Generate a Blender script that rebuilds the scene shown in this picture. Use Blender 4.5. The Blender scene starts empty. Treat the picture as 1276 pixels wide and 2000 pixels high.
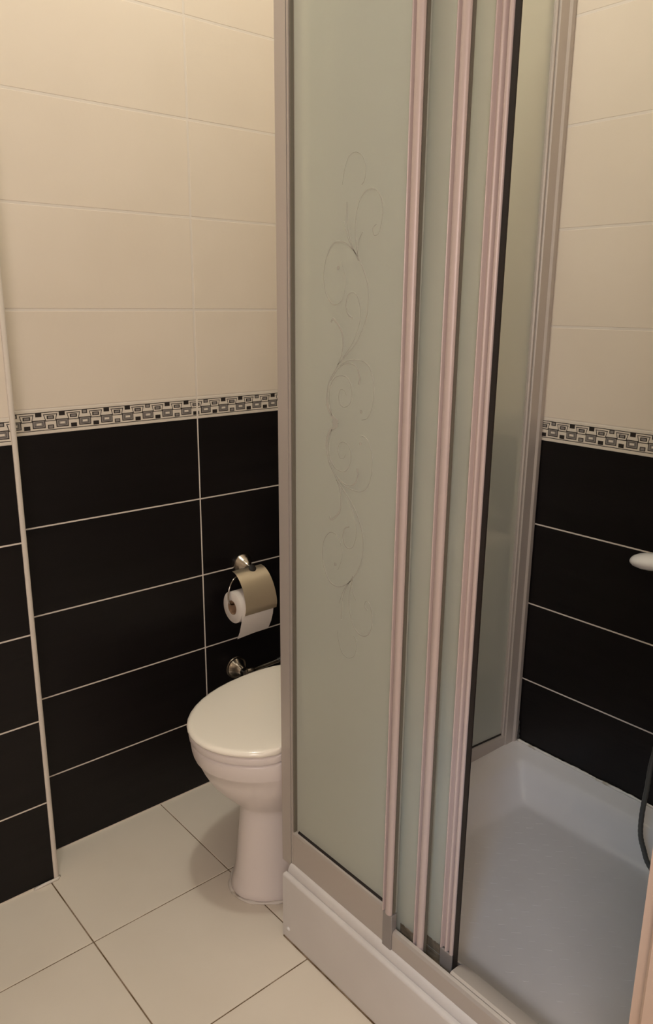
import bpy, bmesh, math, random
from mathutils import Vector, Matrix
random.seed(7)
PI = math.pi
scene = bpy.context.scene
C = scene.collection

# ------------------------------------------------------------------ camera
cam_d = bpy.data.cameras.new('camera'); cam = bpy.data.objects.new('camera', cam_d); C.objects.link(cam)
cam.location = (-0.98395, -1.62452, 1.27318)
cam.rotation_euler = (1.30876, -0.00824, -0.70797)
cam_d.sensor_fit = 'VERTICAL'; cam_d.sensor_height = 36; cam_d.sensor_width = 24
cam_d.lens = 1523.0 / 2000 * 36
cam_d.clip_start = 0.02
scene.camera = cam

# ------------------------------------------------------------------ world, lights, exposure
w = bpy.data.worlds.new('world'); scene.world = w; w.use_nodes = True
w.node_tree.nodes['Background'].inputs[0].default_value = (0.9, 0.8, 0.7, 1)
w.node_tree.nodes['Background'].inputs[1].default_value = 0.0

def light(name, kind, loc, energy, color, size=0.1, target=None):
    d = bpy.data.lights.new(name, kind); d.energy = energy; d.color = color
    if kind == 'AREA': d.shape = 'DISK'; d.size = size
    else: d.shadow_soft_size = size
    o = bpy.data.objects.new(name, d); C.objects.link(o); o.location = loc
    if target:
        o.rotation_euler = (Vector(target) - Vector(loc)).to_track_quat('-Z', 'Y').to_euler()
    return o
light('ceiling_lamp_light', 'POINT', (-0.36, -0.62, 2.74), 23.0, (1.0, 1.02, 0.92), 0.05)
light('rear_fill_light', 'AREA', (-1.45, -2.05, 1.5), 13.5, (0.97, 0.86, 0.83), 0.6, (0.3, -0.75, 0.4))  # broad warm fill from behind the camera, unseen source
sp_ = light('cool_shower_spot', 'SPOT', (-1.30, -1.66, 1.45), 26.0, (0.22, 0.60, 1.0), 0.10, (0.33, -0.90, 0.12))  # added narrow blue spot that tints the tray and shower interior
sp_.data.spot_size = math.radians(23); sp_.data.spot_blend = 1.0
scene.view_settings.view_transform = 'Standard'; scene.view_settings.look = 'None'
scene.view_settings.exposure = 0.0; scene.view_settings.gamma = 1.0
scene.view_settings.use_curve_mapping = False

# ------------------------------------------------------------------ helpers
def mat(name, col, rough=0.5, metal=0.0, coat=0.0, spec=0.5):
    m = bpy.data.materials.new(name); m.use_nodes = True
    b = m.node_tree.nodes['Principled BSDF']
    b.inputs['Base Color'].default_value = (*col, 1); b.inputs['Roughness'].default_value = rough
    b.inputs['Metallic'].default_value = metal; b.inputs['Coat Weight'].default_value = coat
    b.inputs['Specular IOR Level'].default_value = spec
    return m
def noise_mat(name, c1, c2, scale, rough=0.5, bump=0.0, bscale=None, stretch=(1, 1, 1), metal=0.0, lo=0.35, hi=0.65, dist=0.001, spec=0.5):
    m = mat(name, c1, rough, metal, spec=spec); nt = m.node_tree; b = nt.nodes['Principled BSDF']
    tc = nt.nodes.new('ShaderNodeTexCoord'); mp = nt.nodes.new('ShaderNodeMapping')
    mp.inputs['Scale'].default_value = stretch
    nt.links.new(tc.outputs['Object'], mp.inputs['Vector'])
    n = nt.nodes.new('ShaderNodeTexNoise'); n.inputs['Scale'].default_value = scale; n.inputs['Detail'].default_value = 4
    nt.links.new(mp.outputs[0], n.inputs['Vector'])
    r = nt.nodes.new('ShaderNodeValToRGB')
    r.color_ramp.elements[0].position = lo; r.color_ramp.elements[0].color = (*c1, 1)
    r.color_ramp.elements[1].position = hi; r.color_ramp.elements[1].color = (*c2, 1)
    nt.links.new(n.outputs['Fac'], r.inputs['Fac']); nt.links.new(r.outputs['Color'], b.inputs['Base Color'])
    if bump:
        n2 = nt.nodes.new('ShaderNodeTexNoise'); n2.inputs['Scale'].default_value = bscale or scale
        nt.links.new(mp.outputs[0], n2.inputs['Vector'])
        bp = nt.nodes.new('ShaderNodeBump'); bp.inputs['Strength'].default_value = bump; bp.inputs['Distance'].default_value = dist
        nt.links.new(n2.outputs['Fac'], bp.inputs['Height']); nt.links.new(bp.outputs['Normal'], b.inputs['Normal'])
    return m

M = {}
M['grout'] = mat('pale_grout', (0.74, 0.66, 0.58), 0.8)
M['cream'] = noise_mat('cream_tile', (0.74, 0.64, 0.53), (0.78, 0.68, 0.57), 3, 0.42, 0.15, 60, (1, 1, 1), spec=0.35)
M['dark'] = noise_mat('black_tile', (0.0058, 0.0044, 0.0046), (0.0075, 0.0058, 0.0060), 5, 0.36, 0.25, 40, (0.25, 0.25, 6), spec=0.26)
M['border'] = mat('border_white', (0.74, 0.66, 0.56), 0.4)
M['ink'] = mat('border_ink', (0.02, 0.014, 0.012), 0.5)
M['border_grey'] = mat('border_grey', (0.27, 0.24, 0.22), 0.5)
M['plaster'] = mat('white_paint', (0.78, 0.73, 0.66), 0.8)
M['floor_tile'] = noise_mat('floor_tile', (0.76, 0.68, 0.58), (0.80, 0.72, 0.62), 4, 0.40, 0.1, 30, spec=0.4)
M['floor_grout'] = noise_mat('floor_grout', (0.13, 0.080, 0.035), (0.30, 0.22, 0.15), 22, 0.9, lo=0.42, hi=0.62)
M['porcelain'] = mat('porcelain', (0.78, 0.70, 0.67), 0.30, spec=0.4)
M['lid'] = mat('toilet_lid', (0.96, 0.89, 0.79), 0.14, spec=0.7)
M['acrylic'] = noise_mat('acrylic', (0.66, 0.62, 0.605), (0.70, 0.66, 0.645), 6, 0.30)
M['silver'] = mat('silver_profile', (0.50, 0.445, 0.405), 0.48, 0.25)
M['silver_dark'] = mat('dull_cap', (0.30, 0.27, 0.255), 0.5, 0.2)
M['bead'] = mat('satin_bead', (0.58, 0.47, 0.44), 0.45, 0.15)
M['gasket'] = mat('black_gasket', (0.012, 0.008, 0.007), 0.6)
M['grime'] = noise_mat('grimy_channel', (0.10, 0.075, 0.045), (0.26, 0.21, 0.15), 45, 0.8)
M['chrome'] = mat('chrome', (0.50, 0.45, 0.40), 0.18, 1.0)
M['flap'] = mat('brushed_steel', (0.85, 0.74, 0.58), 0.45, 1.0)
M['paper'] = mat('tissue', (0.82, 0.74, 0.68), 0.9)
M['card'] = mat('cardboard', (0.36, 0.22, 0.13), 0.9)
M['white_plastic'] = mat('white_plastic', (0.80, 0.78, 0.78), 0.15, coat=0.3)
M['hose'] = mat('grey_hose', (0.10, 0.10, 0.095), 0.4, 0.4)
M['casing'] = noise_mat('peach_wood', (0.58, 0.39, 0.28), (0.63, 0.44, 0.32), 8, 0.5, stretch=(1, 1, .15))
M['sealant'] = noise_mat('sealant', (0.72, 0.66, 0.60), (0.30, 0.22, 0.12), 30, 0.5, lo=0.55, hi=0.75)
M['mould'] = mat('mouldy_sealant', (0.05, 0.045, 0.04), 0.8)
M['edge'] = mat('olive_shade', (0.17, 0.15, 0.115), 0.5)  # dark olive: shade on the profile sides put into the colour
M['etch'] = mat('etched_line', (0.43, 0.415, 0.365), 0.45)

def glass_mat():
    m = bpy.data.materials.new('frosted_glass'); m.use_nodes = True; nt = m.node_tree
    nt.nodes.clear()
    out = nt.nodes.new('ShaderNodeOutputMaterial'); mix = nt.nodes.new('ShaderNodeMixShader')
    g = nt.nodes.new('ShaderNodeBsdfPrincipled')
    g.inputs['Base Color'].default_value = (0.93, 0.95, 0.88, 1); g.inputs['Roughness'].default_value = 0.38
    g.inputs['Transmission Weight'].default_value = 1.0; g.inputs['IOR'].default_value = 1.12
    d = nt.nodes.new('ShaderNodeBsdfPrincipled')
    d.inputs['Base Color'].default_value = (0.74, 0.75, 0.67, 1); d.inputs['Roughness'].default_value = 0.5
    mix.inputs[0].default_value = 0.44
    nt.links.new(g.outputs[0], mix.inputs[1]); nt.links.new(d.outputs[0], mix.inputs[2]); nt.links.new(mix.outputs[0], out.inputs[0])
    return m
M['glass'] = glass_mat()

def link(name, bm, mats, parent=None, smooth=False, angle=None):
    me = bpy.data.meshes.new(name)
    bmesh.ops.recalc_face_normals(bm, faces=bm.faces[:])
    bm.to_mesh(me); bm.free()
    for m in (mats if isinstance(mats, (list, tuple)) else [mats]): me.materials.append(m)
    if smooth:
        for p in me.polygons: p.use_smooth = True
        if angle: me.set_sharp_from_angle(angle=math.radians(angle))
    o = bpy.data.objects.new(name, me); C.objects.link(o)
    if parent: o.parent = parent
    return o
def obj(name, bm, mats, parent=None, smooth=False, angle=None): return link(name, bm, mats, parent, smooth, angle)
def struct(name, bm, mats, smooth=False, angle=None):
    o = link(name, bm, mats, None, smooth, angle); o['kind'] = 'structure'; return o
def thing(name, label, cat, loc=(0, 0, 0), group=None):
    o = bpy.data.objects.new(name, None); C.objects.link(o); o.location = loc; o.empty_display_size = 0.05
    o['label'] = label; o['category'] = cat
    if group: o['group'] = group
    return o
def lean(t):
    """the frame stands slightly out of square: front members splay a few millimetres towards the top"""
    for o in t.children_recursive:
        for v in o.data.vertices:
            c = v.co
            if c.x < -0.10 and c.z > 0.45: c.y += (c.z - 0.45)*0.024*(c.y + 0.74)
def rel(parent, objs=None):
    """parts are modelled in world coordinates; keep them there under their thing"""
    bpy.context.view_layer.update()
    def go(p):
        for c in p.children:
            c.matrix_parent_inverse = p.matrix_world.inverted()
    go(parent)

def box(bm, a, b, mi=0, bev=0.0):
    x0, y0, z0 = a; x1, y1, z1 = b
    vs = [bm.verts.new(p) for p in ((x0,y0,z0),(x1,y0,z0),(x1,y1,z0),(x0,y1,z0),(x0,y0,z1),(x1,y0,z1),(x1,y1,z1),(x0,y1,z1))]
    fs = [bm.faces.new([vs[i] for i in f]) for f in ((0,3,2,1),(4,5,6,7),(0,1,5,4),(1,2,6,5),(2,3,7,6),(3,0,4,7))]
    for f in fs: f.material_index = mi
    if bev:
        es = list({e for f in fs for e in f.edges})
        r = bmesh.ops.bevel(bm, geom=es, offset=bev, segments=3, profile=0.5, affect='EDGES')
        for f in r['faces']: f.material_index = mi
def prism_z(bm, poly, z0, z1, mi=0):
    """poly: list of (x,y)"""
    lo = [bm.verts.new((x, y, z0)) for x, y in poly]; hi = [bm.verts.new((x, y, z1)) for x, y in poly]
    n = len(poly)
    fs = [bm.faces.new(lo[::-1]), bm.faces.new(hi)]
    for i in range(n): fs.append(bm.faces.new((lo[i], lo[(i+1) % n], hi[(i+1) % n], hi[i])))
    for f in fs: f.material_index = mi
def loft(bm, rings, cap0=True, cap1=True, mi=0, closed=True):
    rv = [[bm.verts.new(p) for p in r] for r in rings]
    n = len(rings[0])
    for a, b in zip(rv[:-1], rv[1:]):
        for i in range(n if closed else n - 1):
            f = bm.faces.new((a[i], a[(i+1) % n], b[(i+1) % n], b[i])); f.material_index = mi
    if cap0: bm.faces.new(rv[0][::-1]).material_index = mi
    if cap1: bm.faces.new(rv[-1]).material_index = mi
    return rv
def catmull(pts, n=8):
    P = [Vector(p) for p in pts]; P = [2*P[0]-P[1]] + P + [2*P[-1]-P[-2]]; out = []
    for i in range(1, len(P) - 2):
        for k in range(n):
            t = k / n; a, b, c, d = P[i-1], P[i], P[i+1], P[i+2]
            out.append(0.5*((2*b)+(c-a)*t+(2*a-5*b+4*c-d)*t*t+(3*b-a-3*c+d)*t**3))
    out.append(P[-2]); return out
def tube(bm, pts, r, n=12, mi=0):
    pts = [Vector(p) for p in pts]; rings = []
    up = Vector((0, 0, 1)); prev = None
    for i, p in enumerate(pts):
        t = (pts[min(i+1, len(pts)-1)] - pts[max(i-1, 0)]).normalized()
        if prev is None:
            a = t.cross(up if abs(t.z) < .9 else Vector((1, 0, 0))).normalized()
        else:
            a = (prev - t * prev.dot(t)).normalized()
        prev = a; b = t.cross(a)
        rr = r[i] if isinstance(r, (list, tuple)) else r
        rings.append([p + (a*math.cos(2*PI*k/n) + b*math.sin(2*PI*k/n))*rr for k in range(n)])
    loft(bm, rings, mi=mi)
def lathe(bm, prof, origin, axis, n=32, mi=0):
    """prof: (radius, distance along axis)"""
    ax = Vector(axis).normalized(); a = ax.cross(Vector((0, 0, 1)) if abs(ax.z) < .9 else Vector((1, 0, 0))).normalized(); b = ax.cross(a)
    o = Vector(origin)
    rings = [[o + ax*h + (a*math.cos(2*PI*k/n) + b*math.sin(2*PI*k/n))*max(r, 1e-5) for k in range(n)] for r, h in prof]
    loft(bm, rings, mi=mi)

# ------------------------------------------------------------------ tiled walls
ZB, BAND, TOPL, PITCH, CEIL = 1.0016, 0.0527, 0.0455, 0.2021, 2.85
def frame_back(u, z, d):  return (u, -d, z)
def tile(bm, F, u0, u1, z0, z1, mi, th=0.0022, bev=0.0016, base=0.0):
    d0 = base - 0.003; d1 = base + th - bev*0.8; d2 = base + th
    rings = [[F(u0, z0, d0), F(u1, z0, d0), F(u1, z1, d0), F(u0, z1, d0)],
             [F(u0, z0, d1), F(u1, z0, d1), F(u1, z1, d1), F(u0, z1, d1)],
             [F(u0+bev, z0+bev, d2), F(u1-bev, z0+bev, d2), F(u1-bev, z1-bev, d2), F(u0+bev, z1-bev, d2)]]
    loft(bm, rings, mi=mi)
def plate(bm, F, pts, d, mi, th=0.00025):
    lo = [bm.verts.new(F(u, z, d)) for u, z in pts]; hi = [bm.verts.new(F(u, z, d + th)) for u, z in pts]
    n = len(pts); fs = [bm.faces.new(hi)]
    for i in range(n): fs.append(bm.faces.new((lo[i], lo[(i+1) % n], hi[(i+1) % n], hi[i])))
    for f in fs: f.material_index = mi
def rect(bm, F, u0, u1, z0, z1, d, mi, lim, th=0.00025):
    u0 = max(u0, lim[0]); u1 = min(u1, lim[1])
    if u1 - u0 < 0.0006: return
    plate(bm, F, [(u0, z0), (u1, z0), (u1, z1), (u0, z1)], d, mi, th)
def ring_rect(bm, F, cu, u_w, z0, z1, t, d, mi, lim, th):
    rect(bm, F, cu-u_w, cu+u_w, z1-t, z1, d, mi, lim, th); rect(bm, F, cu-u_w, cu+u_w, z0, z0+t, d, mi, lim, th)
    rect(bm, F, cu-u_w, cu-u_w+t, z0, z1, d, mi, lim, th*0.98); rect(bm, F, cu+u_w-t, cu+u_w, z0, z1, d, mi, lim, th*0.98)
def border_motif(bm, F, u0, u1, z0, phase, w, idx0, d, flip=False):
    """chain of interlocked squares printed on the border tiles"""
    zb = z0 + 0.0068; zt = z0 + TOPL; H = zt - zb; t = 0.0014; lim = (u0, u1)
    zz = lambda v: zb + v*H
    rect(bm, F, u0, u1, zt - t, zt, d, 1, lim); rect(bm, F, u0, u1, zb, zb + t, d, 1, lim)
    n0 = int((u0 - phase)/w) - 2; n1 = int((u1 - phase)/w) + 2
    for n in range(n0, n1 + 1):
        c = phase + n*w; k = (n + idx0) % 3
        s = w
        # arch frame
        rect(bm, F, c-.30*s, c+.30*s, zz(.84), zz(.88), d, 1, lim)
        for sg in (-1, 1):
            a, b = c+sg*.30*s, c+sg*.225*s
            q = [(a, zz(.88)), (a-sg*.03*s, zz(.88)), (b-sg*.03*s, zz(.53)), (b, zz(.53))]
            if min(x for x, _ in q) > u0 and max(x for x, _ in q) < u1: plate(bm, F, q, d, 1, 0.00022)
        rect(bm, F, c-.25*s, c+.25*s, zz(.485), zz(.525), d, 1, lim)
        # small framed rectangle inside the arch
        rect(bm, F, c-.155*s, c+.155*s, zz(.60), zz(.79), d, 1, lim, 0.0002)
        rect(bm, F, c-.105*s, c+.105*s, zz(.64), zz(.75), d, 2, lim, 0.0004)
        # lower square at the cell boundary
        e = c + .5*s
        rect(bm, F, e-.27*s, e+.27*s, zz(.13), zz(.57), d, 1, lim, 0.0002)
        rect(bm, F, e-.235*s, e+.235*s, zz(.175), zz(.525), d, 2, lim, 0.0004)
        ring_rect(bm, F, e, .17*s, zz(.235), zz(.47), .0008, d, 1, lim, 0.0005)
        rect(bm, F, e-.10*s, e+.10*s, zz(.30), zz(.405), d, 0, lim, 0.0007)
        # small squares at the top and the bottom
        if k == 0:
            rect(bm, F, e-.12*s, e+.12*s, zz(.76), zz(.96), d, 1, lim, 0.0002); rect(bm, F, e-.08*s, e+.08*s, zz(.80), zz(.93), d, 2, lim, 0.0004)
        else:
            rect(bm, F, e-.13*s, e+.13*s, zz(.75), zz(.965), d, 1, lim, 0.0002)
        if k == 2:
            rect(bm, F, c-.13*s, c+.13*s, zz(.07), zz(.29), d, 1, lim, 0.0002); rect(bm, F, c-.09*s, c+.09*s, zz(.11), zz(.25), d, 2, lim, 0.0004)
        else:
            rect(bm, F, c-.13*s, c+.13*s, zz(.07), zz(.29), d, 1, lim, 0.0002)
def tiled_wall(name, F, u_lo, u_hi, joints, zoff, phases, w, idx0, back, ztop=CEIL, gap=0.0015):
    """one wall: body, cream tiles above, black tiles below, printed border between. material slots:
       0 border white, 1 ink, 2 grey, 3 grout, 4 cream, 5 black"""
    bm = bmesh.new()
    p, q = F(u_lo, 0, -back), F(u_hi, ztop, -0.0004)
    lo = tuple(min(a, b) for a, b in zip(p, q)); hi = tuple(max(a, b) for a, b in zip(p, q))
    box(bm, lo, hi, 3)
    us = [u_lo] + joints + [u_hi]; zb = ZB + zoff; g = gap
    for i in range(len(us) - 1):
        a = us[i] + (g if i else 0); b = us[i+1] - (g if i < len(us) - 2 else 0)
        for k in range(6):
            z1 = zb - k*0.2 - (g if k else 0.0); z0 = max(zb - (k+1)*0.2 + g, 0.0)
            if z1 - z0 < 0.02: continue
            tile(bm, F, a, b, z0, z1, 5, th=0.0010, bev=0.0007, base=-0.0010)
        tile(bm, F, a, b, zb + .0006, zb + BAND - .0012, 0, th=0.0010, bev=0.0006, base=-0.0010)
        border_motif(bm, F, a + .0012, b - .0012, zb, phases[i], w, idx0, 0.0)
        k = 0
        while True:
            z0 = zb + BAND + k*PITCH; z1 = z0 + PITCH - 2*g
            if z0 > ztop - 0.01: break
            tile(bm, F, a, b, z0, min(z1, ztop), 4, th=0.0022, bev=0.0016, base=-0.0022); k += 1
    return struct(name, bm, [M['border'], M['ink'], M['border_grey'], M['grout'], M['cream'], M['dark']])
X2 = 0.5452
tiled_wall('wall_back', lambda u, z, d: (u, -d, z), -0.62, X2, [-0.5, 0.0, 0.5], 0.0, [-.0047, -.0047, -.0010, -.001], 0.0505, 0, 0.12)
tiled_wall('wall_right', lambda u, z, d: (X2 - d, u, z), -1.31, -0.002, [-1.06, -0.56], -0.0282, [-.606, -.606, -.606], 0.0477, 1, 0.12)
tiled_wall('wall_left', lambda u, z, d: (u, -0.0907 - d, z), -1.95, -0.4730, [-1.4, -0.9], 0.0, [-.4650]*3, 0.0505, 1, 0.088)

# ------------------------------------------------------------------ floor
def floor():
    bm = bmesh.new()
    box(bm, (-2.0, -2.5, -0.1), (0.65, 0.1, -0.0015), 1)
    px, py, g = 0.3306, 0.3160, 0.0013
    for i in range(-5, 4):
        for j in range(-7, 1):
            x0 = -0.4816 + i*px; y0 = -0.3170 + j*py
            x1, y1 = x0 + px, y0 + py
            x0, x1 = max(x0, -1.99), min(x1, 0.6); y1 = 0.03 if j == 0 else y1
            gx = g*(1.25 if i <= 0 else 0.8)
            a, b = (x0 + gx, y0 + g), (x1 - g, y1 - g)
            rings = [[(a[0], a[1], -.003), (b[0], a[1], -.003), (b[0], b[1], -.003), (a[0], b[1], -.003)],
                     [(a[0], a[1], -.0008), (b[0], a[1], -.0008), (b[0], b[1], -.0008), (a[0], b[1], -.0008)],
                     [(a[0]+.001, a[1]+.001, 0), (b[0]-.001, a[1]+.001, 0), (b[0]-.001, b[1]-.001, 0), (a[0]+.001, b[1]-.001, 0)]]
            loft(bm, rings, mi=0)
    struct('floor', bm, [M['floor_tile'], M['floor_grout']])
floor()
bm = bmesh.new(); box(bm, (-2.0, -2.5, CEIL), (0.67, 0.12, CEIL + 0.1)); struct('ceiling', bm, M['plaster'])
bm = bmesh.new(); box(bm, (-2.05, -2.5, 0), (-1.95, 0.0, CEIL)); struct('wall_far_left', bm, M['cream'])
bm = bmesh.new(); box(bm, (-1.95, -2.5, 0), (0.0, -2.4, CEIL)); struct('wall_behind', bm, M['plaster'])
# partition beside the shower, ending in the door casing
bm = bmesh.new(); box(bm, (-0.205, -1.42, 0), (0.66, -1.305, CEIL)); struct('wall_partition', bm, M['cream'])
bm = bmesh.new()
prism_z(bm, [(-0.2255, -1.302), (-0.204, -1.302), (-0.204, -1.425), (-0.232, -1.425), (-0.2400, -1.405), (-0.2400, -1.322), (-0.2370, -1.3185), (-0.2255, -1.3160)], 0, 2.1)
o = struct('trim_2', bm, M['casing']); o['label'] = 'peach painted door casing edge at lower right'
# white corner strip on the projecting wall
bm = bmesh.new()
poly = [(-0.4730, -0.0907), (-0.4730, -0.0925)] + [(-0.4700 + .0095*math.sin(a), -0.0840 - .0095*math.cos(a)) for a in [i*PI/2/6 for i in range(7)]] + [(-0.4595, -0.080), (-0.4625, -0.003), (-0.4730, -0.003)]
prism_z(bm, poly, 0, CEIL)
o = struct('trim_1', bm, M['grout'], True, 40)
# filler of the step itself is the body of wall_left; a little sealant at its foot
bm = bmesh.new(); tube(bm, [(-0.52, -0.0955, 0.001), (-0.50, -0.0950, 0.003), (-0.4665, -0.0955, 0.003), (-0.4600, -0.088, 0.002)], 0.0035, 8)
o = struct('trim_3', bm, M['sealant'], True)

# ------------------------------------------------------------------ shower tray
TX0, TX1 = -0.1605, 0.5440
def tray_y0(x): return -0.556 - 0.040*(x - TX0)/(TX1 - TX0)*0.9
TY1 = -1.300
def rim(x): return 0.1675 + 0.0355*max(0, min(1, (x - TX0)/(TX1 - TX0)))**1.3
def smooth(t): t = max(0, min(1, t)); return t*t*(3 - 2*t)
def drop(d):
    if d < 0.004: return 0.0
    if d < 0.050: return 0.015*(d - 0.004)/0.046
    return 0.015 + 0.071*(1 - (1 - min(1.0, (d - 0.050)/0.062))**1.6)
def tray_z(x, y):
    y0 = tray_y0(x); dx0 = x - TX0; dx1 = TX1 - x; dy0 = y0 - y; dy1 = y - TY1
    dd = [dx0 - 0.035, dx1, dy0 - 0.010, dy1]
    k = 0.003
    d = -k*math.log(sum(math.exp(-v/k) for v in dd))
    lip = 0.0165*(1 - math.sqrt(max(0.0, 1 - (1 - min(1, dx0/0.010))**2)))
    return rim(x) - lip - drop(d)*(rim(x) - 0.118)/0.086
def tray():
    t = thing('shower_tray', 'white acrylic shower tray with textured basin under the frosted glass enclosure', 'shower tray', (0.19, -0.93, 0))
    bm = bmesh.new(); N = 88; Mn = 92
    g = [[None]*(Mn+1) for _ in range(N+1)]
    xs = [TX0 + v for v in (0, .0003, .001, .002, .0035, .005, .0075, .010)] + [TX0 + .018 + (TX1 - TX0 - .018)*i/(N-8) for i in range(N-7)]
    for i in range(N+1):
        x = xs[i]
        for j in range(Mn+1):
            y = tray_y0(x) + (TY1 - tray_y0(x))*j/Mn
            g[i][j] = bm.verts.new((x, y, tray_z(x, y)))
    for i in range(N):
        for j in range(Mn): bm.faces.new((g[i][j], g[i+1][j], g[i+1][j+1], g[i][j+1]))
    # rolled outer edge down to the floor side
    edge = [g[i][0] for i in range(N+1)] + [g[N][j] for j in range(1, Mn+1)] + [g[i][Mn] for i in range(N-1, -1, -1)] + [g[0][j] for j in range(Mn-1, 0, -1)]
    low = [bm.verts.new((v.co.x, v.co.y, 0.02)) for v in edge]
    n = len(edge)
    for i in range(n): bm.faces.new((edge[i], low[i], low[(i+1) % n], edge[(i+1) % n]))
    bm.faces.new(low)
    basin = obj('basin', bm, M['acrylic'], t, True, 32)
    # anti-slip pattern: short raised ribs laid like a weave
    bm = bmesh.new(); u = Vector((0.707, -0.707, 0)); v = Vector((0.707, 0.707, 0))
    for a in range(-16, 17):
        for b in range(-24, 25):
            c = Vector((0.19, -0.95, 0)) + u*(a*0.052 + (b % 2)*0.026) + v*(b*0.0185)
            if not (TX0 + 0.17 < c.x < TX1 - 0.135 and TY1 + 0.12 < c.y < tray_y0(c.x) - 0.13): continue
            L, Wd = random.uniform(.007, .0125), 0.0010
            ring0 = [c - u*L - v*Wd, c + u*L - v*Wd, c + u*L + v*Wd, c - u*L + v*Wd]
            zz0 = [tray_z(p.x, p.y) - 0.0003 for p in ring0]
            q0 = [Vector((p.x, p.y, z)) for p, z in zip(ring0, zz0)]
            cc = Vector((c.x, c.y, sum(zz0)/4))
            q1 = [cc + (p - cc)*0.6 + Vector((0, 0, random.uniform(.0003, .0007))) for p in q0]
            loft(bm, [q0, q1], cap0=False)
    obj('grip_pattern', bm, M['acrylic'], t, False)
    # removable front apron with rounded top edge
    bm = bmesh.new()
    prof = [(-0.172, 0.003), (-0.172, 0.1440)] + [(-0.1650 - .0070*math.cos(a), 0.1465 + .0055*math.sin(a)) for a in [i*PI/2/6 for i in range(7)]] + [(-0.1610, 0.1515), (-0.1606, 0.1500), (-0.1606, 0.003)]
    rings = []
    for y, s in ((-0.5505, 0.003), (-0.5530, 0.0), (-1.300, 0.0)):
        rings.append([(x + (s if x < -0.168 else 0), y, z - (s if z > 0.15 else 0)) for x, z in prof])
    loft(bm, rings)
    ap = obj('apron', bm, M['acrylic'], t, True, 40); ap['label'] = 'smooth front apron'
    bm = bmesh.new(); lathe(bm, [(0.0048, 0), (0.0048, .0012), (0.0034, .0028), (0.0, .0034)], (-0.1719, -0.5716, 0.0285), (-1, 0, 0), 16)
    sc = obj('screw_cap', bm, M['white_plastic'], ap, True, 40)
    bm = bmesh.new(); box(bm, (-0.1735, -1.30, 0.0002), (-0.166, -0.556, 0.0034)); 
    obj('floor_seal', bm, M['floor_grout'], t)
    rel(t)
tray()
# sealant beads in the shower corner and on the tray edge
bm = bmesh.new()
pts = [(X2 - 0.004, -0.606 - i*0.0106, 0.2035 + random.uniform(-.0006, .0006)) for i in range(65)]
tube(bm, pts, [0.0032 + random.uniform(-.0006, .0014) for _ in pts], 8)
o = struct('trim_4', bm, M['sealant'], True)
bm = bmesh.new()
pts = [(X2 - 0.0035, -0.6045 + random.uniform(-.0012, .0012), 0.206 + i*0.004) for i in range(14)]
tube(bm, pts, [0.0034 - 0.0002*i + random.uniform(0, .0012) for i in range(14)], 8)
o = struct('trim_5', bm, M['mould'], True)

# ------------------------------------------------------------------ shower enclosure
TOPZ = 2.08
enc = thing('shower_enclosure', 'silver framed shower enclosure with frosted glass corner panels', 'shower enclosure', (-0.15, -0.54, 0.16))
# corner post
bm = bmesh.new()
prism_z(bm, [(-0.152, -0.555), (-0.152, -0.527), (-0.1495, -0.5235), (-0.145, -0.521), (-0.1245, -0.521), (-0.118, -0.527), (-0.118, -0.555)], 0.1605, TOPZ + .02)
obj('corner_post', bm, M['silver'], enc, True, 30)
# fixed front panel: stiles and rails
fx = -0.1515
bm = bmesh.new()
prism_z(bm, [(fx, -0.5566), (fx, -0.5605), (fx+.0075, -0.5607), (fx+.0080, -0.5600), (fx+.022, -0.5600), (fx+.022, -0.5566)], 0.1635, TOPZ)
obj('stile', bm, M['silver'], enc)
bm = bmesh.new(); box(bm, (fx+.0020, -0.5640, 0.2436), (fx+.0084, -0.5608, TOPZ-.05)); obj('stile_shade', bm, M['edge'], enc)  # dark strip standing in for the shaded recess beside the stile
bm = bmesh.new(); box(bm, (fx+.0016, -0.5565, 0.1650), (fx+.018, -0.5551, TOPZ)); obj('seam', bm, M['gasket'], enc)
bm = bmesh.new()
def yz_prism(bm, prof, y0, y1, mi=0):
    loft(bm, [[(x, y0, z) for x, z in prof], [(x, y1, z) for x, z in prof]], mi=mi)
yz_prism(bm, [(fx+.001, 0.1665), (fx+.0005, 0.238), (fx+.002, 0.2425), (fx+.006, 0.2435), (fx+.020, 0.2435), (fx+.020, 0.1665)], -0.5605, -0.829)
obj('bottom_rail', bm, M['silver'], enc)
bm = bmesh.new(); box(bm, (fx, -0.846, TOPZ-.05), (fx+.020, -0.556, TOPZ), 0, .002)
obj('top_rail', bm, M['silver'], enc)
bm = bmesh.new(); box(bm, (fx+.0085, -0.840, 0.236), (fx+.0135, -0.565, TOPZ-.04))
gl = obj('glass_pane', bm, M['glass'], enc); gl['label'] = 'frosted glass pane with etched scrollwork'

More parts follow.
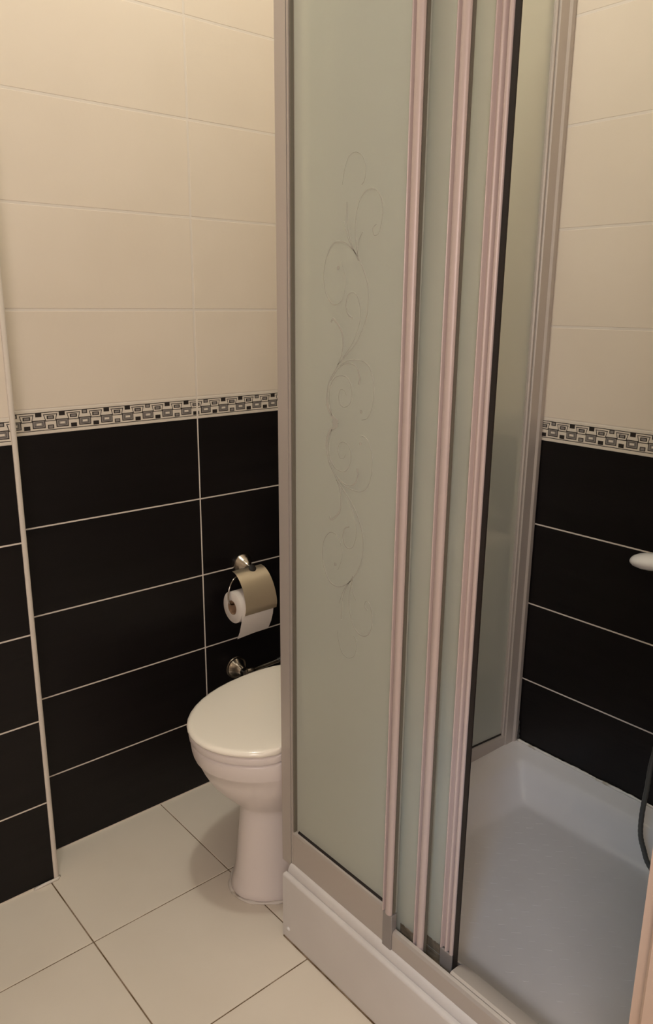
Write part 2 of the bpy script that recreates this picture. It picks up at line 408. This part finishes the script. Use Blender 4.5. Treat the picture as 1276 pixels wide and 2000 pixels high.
def bead_strip(x, y0, kind):
    """closing profile seen from the front; returns polygon in (x, y) running from the glass side to the opening side"""
    P = []
    def arc(yc, r, h, n=8):
        for i in range(n+1):
            a = PI*i/n; P.append((x - h*math.sin(a), yc + r*math.cos(a)))
    if kind == 1:
        P.append((x, y0)); arc(y0-.0016, .0014, .0034, 6); P.append((x+.0028, y0-.0036)); P.append((x+.0026, y0-.0070))
        arc(y0-.0143, .0068, .0050, 12); P.append((x, y0-.0213)); wdt = .0215
    else:
        P.append((x, y0)); arc(y0-.0022, .0018, .0036, 6); P.append((x+.0028, y0-.0048)); P.append((x+.0024, y0-.0092))
        arc(y0-.0132, .0028, .0042, 8); P.append((x+.0026, y0-.0168)); P.append((x+.0024, y0-.0192))
        arc(y0-.0238, .0038, .0042, 8); P.append((x, y0-.0280)); wdt = .0282
    P.append((x+.0006, y0-wdt)); P.append((x+.0040, y0-wdt+.002)); P.append((x+.0040, y0))
    return P
bm = bmesh.new(); prism_z(bm, bead_strip(fx - .0012, -0.8205, 1), 0.238, TOPZ)
cs = obj('closing_stile', bm, M['bead'], enc, True, 35)
bm = bmesh.new(); box(bm, (fx+.0030, -0.8420, 0.238), (fx+.0083, -0.8225, TOPZ)); obj('side_shade', bm, M['edge'], enc)  # dark strip painted as the shaded side of the closing stile
bm = bmesh.new(); box(bm, (fx-.003, -0.8440, 0.1640), (fx+.010, -0.8215, 0.2375), 0, .0015)
obj('end_cap', bm, M['silver_dark'], enc)
bm = bmesh.new(); yz_prism(bm, [(fx+.0085, .2445), (fx+.0085, .2475), (fx+.0050, .2440)], -0.5705, -0.8195); 
obj('glass_seal', bm, M['gasket'], enc)

# floor rail in front of the sliding doors
bm = bmesh.new()
yz_prism(bm, [(fx+.001, 0.1645), (fx-.001, 0.168), (fx-.001, 0.200), (fx+.002, 0.2055), (fx+.0075, 0.2070), (fx+.0095, 0.2040), (fx+.0095, 0.180), (fx+.043, 0.180), (fx+.043, 0.1985), (fx+.046, 0.1985), (fx+.048, 0.1645)], -0.8445, -1.300)
r = obj('floor_rail', bm, M['silver'], enc)
bm = bmesh.new(); box(bm, (fx+.0098, -0.962, 0.1802), (fx+.0425, -0.8476, 0.1835))
obj('channel_grime', bm, M['grime'], enc)['label'] = 'grimy brown channel'
bm = bmesh.new()
yz_prism(bm, [(fx+.0096, 0.1803), (fx+.0096, 0.2060), (fx+.014, 0.2085), (fx+.032, 0.2075), (fx+.046, 0.2010), (fx+.049, 0.193), (fx+.0425, 0.1803)], -0.968, -1.300)
obj('rail_cover', bm, M['silver'], enc, True, 30)
# rails behind the fixed panel
bm = bmesh.new(); yz_prism(bm, [(fx+.022, 0.1645), (fx+.022, 0.190), (fx+.047, 0.190), (fx+.047, 0.1645)], -0.5565, -0.8474)
obj('inner_rail', bm, M['silver'], enc)
bm = bmesh.new(); box(bm, (fx, -1.300, TOPZ - .05), (fx+.05, -0.8465, TOPZ), 0, .002); obj('head_rail', bm, M['silver'], enc)
bm = bmesh.new(); box(bm, (fx, -1.3045, 0.164), (fx+.04, -1.272, TOPZ - .051), 0, .002); obj('wall_channel', bm, M['silver'], enc)

# side panel towards the toilet, from the corner post to the wall
P0 = Vector((-0.118, -0.5330, 0)); P1 = Vector((X2 - 0.001, -0.5860, 0))
dirv = (P1 - P0).normalized(); nv = Vector((dirv.y, -dirv.x, 0))      # nv points into the shower (-y)
Ls = (P1 - P0).length
def sp(s, n): v = P0 + dirv*s + nv*n; return (v.x, v.y)
def sbox(bm, s0, s1, n0, n1, z0, z1, mi=0): prism_z(bm, [sp(s0, n0), sp(s1, n0), sp(s1, n1), sp(s0, n1)], z0, z1, mi)
bm = bmesh.new(); sbox(bm, 0.0, Ls-.034, -.0025, .0025, 0.216, TOPZ-.03); o = obj('glass_pane', bm, M['glass'], enc)
bm = bmesh.new()
def zslope(s): return rim(P0.x + s) - 0.001
rings = []
for s in (0.0, Ls - .02):
    zb_ = zslope(s)
    rings.append([(*sp(s, -.0045), zb_), (*sp(s, .012), zb_), (*sp(s, .012), 0.222), (*sp(s, .008), 0.2265), (*sp(s, -.0045), 0.2265)])
loft(bm, rings); obj('bottom_rail', bm, M['silver'], enc)
bm = bmesh.new(); sbox(bm, 0.0, Ls-.034, .0026, .0050, 0.2266, 0.2300); obj('glass_seal', bm, M['gasket'], enc)
bm = bmesh.new(); sbox(bm, 0.0, Ls, -.0045, .012, TOPZ-.05, TOPZ); obj('top_rail', bm, M['silver'], enc)
# wall profile: bright glazing bead, channel and a wall flange
bm = bmesh.new()
prism_z(bm, [sp(Ls-.050, -.010), sp(Ls-.050, .0075), sp(Ls-.0475, .010), sp(Ls-.0445, .010), sp(Ls-.0440, .0070), sp(Ls-.0005, .0070), sp(Ls-.0005, -.010)], 0.202, TOPZ)
obj('glazing_bead', bm, M['silver'], enc)
bm = bmesh.new()
prism_z(bm, [sp(Ls-.0435, .0072), sp(Ls-.0435, .0125), sp(Ls-.0415, .0145), sp(Ls-.0170, .0145), sp(Ls-.0120, .0185), sp(Ls-.0035, .0185), sp(Ls-.0006, .0175), sp(Ls-.0006, .0072)], 0.201, TOPZ)
obj('wall_profile', bm, M['silver'], enc, True, 30)

# etched scrollwork on the front pane ((y, z) of each stroke, tip widths)
SC = {
'a1':([(-0.6743,1.0798),(-0.6594,1.0714),(-0.6506,1.0610),(-0.6467,1.0485),(-0.6477,1.0326),(-0.6532,1.0146),(-0.6656,0.9977),(-0.6759,0.9833),(-0.6830,0.9657),(-0.6838,0.9468),(-0.6788,0.9321),(-0.6615,0.9167),(-0.6556,0.9216)],(5.5,4.5,3.2,2.0,1.2,1.5,2.5,3.5,2.5)),
'a2':([(-0.6594,1.0714),(-0.6532,1.0521),(-0.6534,1.0308),(-0.6614,1.0132),(-0.6756,1.0053),(-0.6933,1.0061),(-0.7050,1.0202),(-0.7062,1.0360),(-0.7014,1.0483),(-0.6885,1.0543),(-0.6780,1.0489),(-0.6758,1.0367),(-0.6800,1.0268),(-0.6890,1.0277),(-0.6939,1.0347)],(1.5,1.2,1.0,.7,.6)),
'a3':([(-0.6553,1.0149),(-0.6717,0.9961),(-0.6878,0.9860),(-0.7054,0.9844),(-0.7180,0.9909),(-0.7241,1.0051),(-0.7219,1.0151)],(.7,.8,1.2,2.4,3.6)),
'a4':([(-0.6758,0.9900),(-0.6958,0.9802),(-0.7267,0.9780),(-0.7451,0.9875),(-0.7540,1.0076),(-0.7558,1.0309),(-0.7511,1.0529),(-0.7420,1.0662),(-0.7298,1.0702)],(.7,1.1,.8,.7,.8)),
'b1':([(-0.6718,0.9880),(-0.6940,0.9705),(-0.7139,0.9516),(-0.7287,0.9292),(-0.7381,0.9045),(-0.7379,0.8691),(-0.7263,0.8411),(-0.7072,0.8161),(-0.6830,0.8017),(-0.6601,0.8026),(-0.6449,0.8203),(-0.6374,0.8460),(-0.6410,0.8729),(-0.6527,0.8899),(-0.6651,0.8945),(-0.6795,0.8878),(-0.6876,0.8702),(-0.6871,0.8503),(-0.6784,0.8309)],(1.6,1.0,1.1,1.6,1.5,.9,1.2,.6,.5)),
'b2':([(-0.6840,0.9767),(-0.7082,0.9491),(-0.7212,0.9222),(-0.7221,0.9007),(-0.7159,0.8828),(-0.7059,0.8761),(-0.6946,0.8803),(-0.6903,0.8959),(-0.6952,0.9087),(-0.7058,0.9144)],(.7,.6,.9,1.6,2.2)),
'c1':([(-0.7168,0.8301),(-0.6994,0.8024),(-0.6909,0.7768),(-0.6890,0.7440)],(1.8,1.2,1.0,1.6)),
'c2':([(-0.7091,0.8195),(-0.6934,0.7978),(-0.6827,0.7714)],(1.2,.9,.6)),
'c3':([(-0.7157,0.8242),(-0.7084,0.7937),(-0.7099,0.7653),(-0.7189,0.7421),(-0.7351,0.7308),(-0.7526,0.7345),(-0.7629,0.7497),(-0.7645,0.7714),(-0.7585,0.7920),(-0.7489,0.7951),(-0.7457,0.7852),(-0.7528,0.7803)],(1.2,.9,1.4,.7,1.0)),
'c4':([(-0.7142,0.8237),(-0.7163,0.8017),(-0.7245,0.7894)],(.6,.8,1.0)),
'd':([(-0.6786,0.7197),(-0.6827,0.7002),(-0.6914,0.6822),(-0.7061,0.6771),(-0.7214,0.6849),(-0.7283,0.7015),(-0.7263,0.7170),(-0.7205,0.7237)],(.5,.7,.6,.9)),
}
bm = bmesh.new(); mz = 1.0825; gx0 = fx + .0085
def stroke(pts, ws, mirror):
    c = catmull([(0, y, z) for y, z in pts], 6); n = len(c); L = []; R_ = []
    for i, p in enumerate(c):
        t = (c[min(i+1, n-1)] - c[max(i-1, 0)]).normalized(); nn = Vector((0, -t.z, t.y))
        f = i/(n-1)*(len(ws)-1); k = min(int(f), len(ws)-2); wd = (ws[k] + (ws[k+1]-ws[k])*(f-k))*0.001*0.5
        for S_, sg in ((L, 1), (R_, -1)):
            q = p + nn*wd*sg; z = 2*mz - q.z if mirror else q.z
            S_.append(q.copy()); S_[-1].z = z
    for i in range(n - 1):
        a = [L[i], L[i+1], R_[i+1], R_[i]]
        lo = [bm.verts.new((gx0 + .0002, v.y, v.z)) for v in a]; hi = [bm.verts.new((gx0 - .0003, v.y, v.z)) for v in a]
        bm.faces.new(hi); bm.faces.new((lo[0], lo[1], hi[1], hi[0])); bm.faces.new((lo[2], lo[3], hi[3], hi[2]))
for m_ in (False, True):
    for k in SC: stroke(SC[k][0], SC[k][1], m_)
    for (y, z, r) in ((-.6713, .839, .0034), (-.7283, 1.0573, .0030)):
        zc = 2*mz - z if m_ else z
        prism = [bm.verts.new((gx0 - .0003, y + r*math.cos(a*PI/6), zc + r*math.sin(a*PI/6))) for a in range(12)]
        bm.faces.new(prism)
# diamond where the two halves meet
dm = [(-.676, mz), (-.6655, mz+.009), (-.6600, mz+.001), (-.6655, mz-.009)]
bm.faces.new([bm.verts.new((gx0 - .0004, y, z)) for y, z in dm])
et = obj('etched_scroll', bm, M['etch'], gl); et['label'] = 'etched scrollwork vine'
lean(enc); rel(enc)
bpy.context.view_layer.update()
et.matrix_parent_inverse = gl.matrix_world.inverted()

# sliding doors
def sliding_door(x, y0, kind, label, ygl):
    t = thing('sliding_door', label, 'sliding door', (x, y0, 0.19), 'sliding shower doors pushed open')
    zt = TOPZ - .052
    bm = bmesh.new(); box(bm, (x + .0088, y0 - .018, 0.190), (x + .0128, ygl, zt)); obj('glass_pane', bm, M['glass'], t)
    bm = bmesh.new()
    prism_z(bm, bead_strip(x, y0, kind), 0.192 if kind == 1 else 0.222, zt)
    obj('closing_profile', bm, M['bead'], t, True, 35)
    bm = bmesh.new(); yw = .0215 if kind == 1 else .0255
    box(bm, (x + .0041, y0 - yw, 0.192), (x + .0087, y0 - .002, zt)); obj('side_shade', bm, M['edge'], t)  # shaded flank of the door profile, built as a dark strip
    bm = bmesh.new(); ya, yb, n_ = y0 - .002, y0 + .040, 14; ring_ = []
    for i in range(n_ + 1):
        y = ya + (yb - ya)*i/n_; h = .2095 + random.uniform(-.001, .0012)
        ring_.append([(x + .0080, y, .192), (x + .0080, y, h), (x + .0086, y, h + .001), (x + .0086, y, .192)])
    loft(bm, ring_); g_ = obj('grime_line', bm, M['grime'], t); g_['label'] = 'brown limescale at the foot of the glass'
    if kind == 2:
        bm = bmesh.new(); box(bm, (x - .003, y0 - .027, 0.1845), (x + .0012, y0 - .001, 0.2215), 0, .0012); obj('end_cap', bm, M['silver_dark'], t)
        bm = bmesh.new(); box(bm, (x - .0015, y0 - .0365, 0.1870), (x + .0012, y0 - .0284, zt)); g_ = obj('magnetic_seal', bm, M['gasket'], t); g_['label'] = 'black magnetic seal'
    bm = bmesh.new(); box(bm, (x + .0080, y0 - .002, 0.186), (x + .0136, ygl, 0.1895), 0); obj('bottom_seal', bm, M['grime'], t)
    lean(t); rel(t)
sliding_door(-0.1390, -0.8835, 1, 'frosted sliding shower door with single rounded profile, between fixed panel and outermost door', -0.585)
sliding_door(-0.1230, -0.9300, 2, 'frosted sliding shower door with triple ribbed profile and black seal by the opening', -0.635)

# ------------------------------------------------------------------ toilet
def egg(xf, xb, yc, hw, z, n=48, p=2.15, sq=0.0):
    """egg outline, nose at xf (towards -x), square-ish back at xb"""
    pts = []; xm = xf + (xb - xf)*0.58
    for k in range(n):
        a = 2*PI*k/n; ca, sa = math.cos(a), math.sin(a)
        if ca < 0:
            x = xm - (xm - xf)*abs(ca)**(2/p); y = hw*math.copysign(abs(sa)**(2/2.0), sa)
        else:
            q = 2.2; x = xm + (xb - xm)*abs(ca)**(2/q); y = hw*math.copysign(abs(sa)**(2/2.05), sa)
        yy = yc + y; lim = -0.5135
        if yy < lim: yy = lim - 0.004*(1 - math.exp((yy - lim)/0.004))      # slim on the side next to the shower
        pts.append((x, yy, z*0.986))
    return pts
YC = -0.383
def toilet():
    t = thing('toilet', 'white toilet with closed lid half hidden behind the shower enclosure', 'toilet', (0.1, YC, 0))
    def body(levels, name, m, parent, **kw):
        bm = bmesh.new()
        loft(bm, [egg(xf, xb, yc, hw, z) for z, xf, xb, yc, hw in levels])
        return obj(name, bm, m, parent, True, kw.get('ang', 50))
    xb = 0.190
    body([(0.000, -0.182, 0.25, -.397, .116), (0.008, -0.184, 0.25, -.397, .118), (0.022, -0.180, 0.25, -.397, .115), (0.038, -0.172, 0.25, -.394, .109), (0.07, -0.165, 0.25, -.390, .105),
          (0.12, -0.158, 0.25, -.387, .102), (0.180, -0.150, 0.25, -.384, .098), (0.200, -0.148, 0.25, YC, .098), (0.213, -0.156, 0.24, YC, .104), (0.228, -0.172, 0.23, YC, .116), (0.250, -0.192, 0.22, YC, .130),
          (0.280, -0.216, 0.205, YC, .147), (0.310, -0.232, 0.195, YC, .159), (0.338, -0.2440, 0.190, YC, .1660), (0.3410, -0.2475, 0.188, YC, .1690), (0.346, -0.2500, 0.188, YC, .1710),
          (0.362, -0.2540, 0.188, YC, .1735), (0.377, -0.2555, 0.188, YC, .1740), (0.382, -0.254, 0.186, YC, .172), (0.3835, -0.248, 0.183, YC, .166)], 'bowl', M['porcelain'], t, ang=70)
    # seat ring
    body([(0.3865, -0.238, xb, YC, .158), (0.3867, -0.2565, xb, YC, .1740), (0.3885, -0.2585, xb, YC, .1755), (0.400, -0.2585, xb, YC, .1755), (0.4022, -0.2570, xb, YC, .1742), (0.4026, -0.238, xb, YC, .158)], 'seat', M['porcelain'], t, ang=70)
    lv = [(0.4056, -0.238, xb, YC, .158), (0.4060, -0.2590, xb+.006, YC, .1752), (0.4085, -0.2610, xb+.008, YC, .1770), (0.411, -0.2625, xb+.008, YC, .1780)]
    for i in range(1, 8):
        a = i/7*PI/2; c = 1 - math.cos(a); s = math.sin(a)
        lv.append((0.411 + .0085*s, -0.2625 + .013*c, xb+.008-.010*c, YC, .1780 - .0120*c))
    for f, z in ((.93, .4204), (.75, .4215), (.5, .4225), (.2, .4230)):
        lv.append((z, -0.01 - 0.2395*f, -0.01 + (xb+.008)*f, YC, .166*f))
    body(lv, 'lid', M['lid'], t, ang=80)
    for y in (-.078, .078):
        bm = bmesh.new(); tube(bm, [(xb-.005, YC+y-.02, .397), (xb-.005, YC+y+.02, .397)], .012, 16)
        obj('hinge', bm, M['porcelain'], t, True, 40)
    bm = bmesh.new(); box(bm, (0.150, YC-.115, 0.0), (0.40, YC+.115, 0.372), 0, .02); obj('rear_base', bm, M['porcelain'], t, True, 40)
    bm = bmesh.new(); box(bm, (0.300, YC-.160, 0.373), (0.535, YC+.160, 0.70), 0, .022); obj('tank', bm, M['porcelain'], t, True, 40)
    bm = bmesh.new(); box(bm, (0.292, YC-.166, 0.701), (0.540, YC+.166, 0.735), 0, .010); tl = obj('tank_lid', bm, M['porcelain'], t, True, 40)
    # lumpy sealant round the foot
    bm = bmesh.new(); ring = egg(-0.186, 0.25, -.397, .120, 0.0025, 72); ring = [Vector(p) for p in ring if p[0] < 0.1]
    ring.sort(key=lambda p: math.atan2(p.y + .397, -(p.x - 0.1)))
    tube(bm, ring, [0.0035 + random.uniform(-.001, .002) for _ in ring], 8); obj('base_sealant', bm, M['sealant'], t, True)
    rel(t)
toilet()

# ------------------------------------------------------------------ toilet paper holder
def paper_holder():
    t = thing('toilet_paper_holder', 'chrome wall mounted toilet paper holder with hinged cover', 'toilet paper holder', (0.1195, 0, 0.608))
    bm = bmesh.new()
    lathe(bm, [(.0, -.0005), (.0275, -.0005), (.0285, .003), (.0270, .007), (.0240, .011), (.0220, .015), (.0180, .021), (.0125, .027), (.0085, .034), (.0065, .046), (.0065, .052), (.0085, .054), (.0085, .060), (.004, .064), (0, .0645)], (0.1195, 0, 0.608), (0, -1, -0.06), 32)
    obj('wall_mount', bm, M['chrome'], t, True, 40)
    # wire arm carrying the roll
    bm = bmesh.new()
    tube(bm, catmull([(0.122, -.054, .600), (0.090, -.054, .602), (0.070, -.056, .601), (0.052, -.060, .594), (0.0385, -.063, .578), (0.032, -.066, .558), (0.0325, -.068, .540), (0.038, -.068, .5335), (0.050, -.068, .5325), (0.10, -.068, .5325), (0.150, -.068, .5325)], 6), .0021, 10)
    obj('wire_arm', bm, M['chrome'], t, True)
    # cover plate: bent sheet
    bm = bmesh.new(); xa, xb = 0.0530, 0.1430
    prof = [(-.055, .6145), (-.070, .6115), (-.086, .6010), (-.0995, .585), (-.1100, .565), (-.1165, .543), (-.1175, .528), (-.114, .513)]
    rings = []
    c = catmull([(0, y, z) for y, z in prof], 4)
    for i, p in enumerate(c):
        s = i/(len(c)-1); ex = .004*s
        n = Vector((0, 1, .2)).normalized()*.0012
        rings.append([(xa - ex, p.y, p.z), (xb + ex, p.y, p.z), (xb + ex, p.y + n.y, p.z + n.z), (xa - ex, p.y + n.y, p.z + n.z)])
    loft(bm, rings); cv = obj('cover', bm, M['flap'], t, True, 40)
    bm = bmesh.new(); lathe(bm, [(0, 0), (.0100, 0), (.0100, .003), (.006, .005), (0, .005)], (0.1060, -.0665, .6145), (0, -.75, .66), 20)
    obj('pivot', bm, M['gasket'], t, True, 40)
    rel(t)
paper_holder()
def paper_roll():
    t = thing('toilet_paper_roll', 'white toilet paper roll with a hanging sheet on the chrome holder', 'toilet paper', (0.085, -.068, .52))
    xa, xb, yc, zc, R, r = 0.041, 0.141, -.068, .5240, .0410, .0185
    bm = bmesh.new(); n = 48
    def ring(x, rad): return [(x, yc + rad*math.cos(2*PI*k/n), zc + rad*math.sin(2*PI*k/n)) for k in range(n)]
    loft(bm, [ring(xa+.004, r), ring(xa, r+.0006), ring(xa, R-.002), ring(xa+.0015, R), ring(xb-.0015, R), ring(xb, R-.002), ring(xb, r+.0006), ring(xb-.004, r), ring(xa+.004, r)], False, False)
    obj('tissue', bm, M['paper'], t, True, 40)
    bm = bmesh.new(); loft(bm, [ring(xa-.0002, r-.0002), ring(xb+.0002, r-.0002), ring(xb+.0002, r-.0016), ring(xa-.0002, r-.0016), ring(xa-.0002, r-.0002)], False, False)
    cc = obj('core', bm, M['card'], t, True, 40); cc['label'] = 'brown cardboard core'
    # hanging sheet leaves the front of the roll
    bm = bmesh.new(); rings = []
    path = [(yc - (R+.0006)*math.cos(a), zc + (R+.0006)*math.sin(a)) for a in (1.2, .9, .6, .3, 0)] + [(yc-R-.0008, zc-.012), (yc-R+.002, zc-.03), (yc-R+.010, zc-.055), (yc-R+.022, .446)]
    for i, (y, z) in enumerate(path):
        f = max(0, i-4)/4
        rings.append([(xa+.001 + .016*f*0, y, z - .002*f), (xb-.001, y, z + .004*f), (xb-.001, y-.0006, z + .004*f), (xa+.001 + .016*f*0, y-.0006, z - .002*f)])
    loft(bm, rings); obj('hanging_sheet', bm, M['paper'], t, True, 60)
    rel(t)
paper_roll()

# ------------------------------------------------------------------ chrome valve low on the wall
def valve():
    t = thing('angle_valve', 'chrome water valve on the black wall tile just above the toilet lid', 'valve', (0.095, 0, .314))
    o_ = (0.0930, 0, .3170)
    bm = bmesh.new(); lathe(bm, [(0, -.0005), (.0300, -.0005), (.0312, .002), (.0300, .0045), (.0255, .004), (.0215, .010), (.0165, .020), (.0125, .030), (.0095, .034), (.0095, .048), (0, .048)], o_, (0, -1, 0), 32)
    obj('rosette', bm, M['chrome'], t, True, 30)
    bm = bmesh.new(); lathe(bm, [(0, 0), (.009, 0), (.0105, .004), (.0105, .020), (.0085, .024), (.0068, .028), (.0060, .06), (.0060, .11), (0, .11)], (0.098, -.040, .3145), (1, 0, .02), 24)
    obj('body', bm, M['chrome'], t, True, 40)
    bm = bmesh.new(); tube(bm, catmull([(0.200, -.040, .3165), (0.25, -.045, .33), (0.30, -.07, .37), (0.335, -.13, .42), (0.345, -.185, .44)], 8), .0055, 12)
    obj('supply_hose', bm, M['hose'], t, True)
    bm = bmesh.new(); tube(bm, catmull([(0.109, -.056, .300), (0.108, -.064, .307), (0.112, -.070, .312), (0.118, -.070, .309)], 6), .0022, 10)
    obj('lever', bm, M['chrome'], t, True)
    rel(t)
valve()

# ------------------------------------------------------------------ hand shower and hose at the right edge
def shower():
    t = thing('hand_shower', 'white plastic hand shower poking in at the right edge', 'hand shower', (0.40, -.98, .81))
    bm = bmesh.new()
    c0 = Vector((0.40, -.9225, .800)); ax = Vector((0.0, -1, 0.11)).normalized()
    # flattened paddle shaped head, thinning into the handle
    prof = [(0, .0), (.3, .0012), (.55, .005), (.8, .014), (.97, .030), (1.0, .045), (.93, .066), (.75, .088), (.56, .104), (.46, .125), (.44, .20), (.43, .27), (.3, .276), (0, .277)]
    rings = []
    for s, h in prof:
        th = .0155*max(s, .001); wd = .034*max(s, .001) if h < .09 else .0155*max(s, .001)*1.1
        c = c0 + ax*h; n = 28; zup = Vector((0, .11, 1)).normalized(); xs = Vector((1, 0, 0))
        rings.append([c + xs*wd*math.cos(2*PI*k/n) + zup*th*math.sin(2*PI*k/n) for k in range(n)])
    loft(bm, rings); obj('head', bm, M['white_plastic'], t, True, 60)
    bm = bmesh.new(); tube(bm, [(0.40, -1.185, .828), (0.40, -1.225, .830), (0.40, -1.304, .826)], [.020, .020, .026], 20)
    obj('wall_bracket', bm, M['chrome'], t, True, 40)
    bm = bmesh.new()
    path = catmull([(0.40, -1.201, .8315), (0.40, -1.225, .80), (0.38, -1.13, .62), (0.365, -1.045, .49), (0.360, -1.0306, .4339), (0.360, -1.0270, .3663), (0.360, -1.0235, .3047), (0.360, -1.0262, .259), (0.360, -1.0364, .2299), (0.360, -1.0503, .2030), (0.360, -1.085, .178), (0.365, -1.14, .178), (0.38, -1.20, .215), (0.40, -1.255, .33), (0.40, -1.285, .45), (0.40, -1.298, .50)], 12)
    tube(bm, path, [.0050 + .0003*math.sin(i*2.1) for i in range(len(path))], 12)
    h = obj('hose', bm, M['hose'], t, True); h['label'] = 'dark grey flexible hose'
    rel(t)
shower()
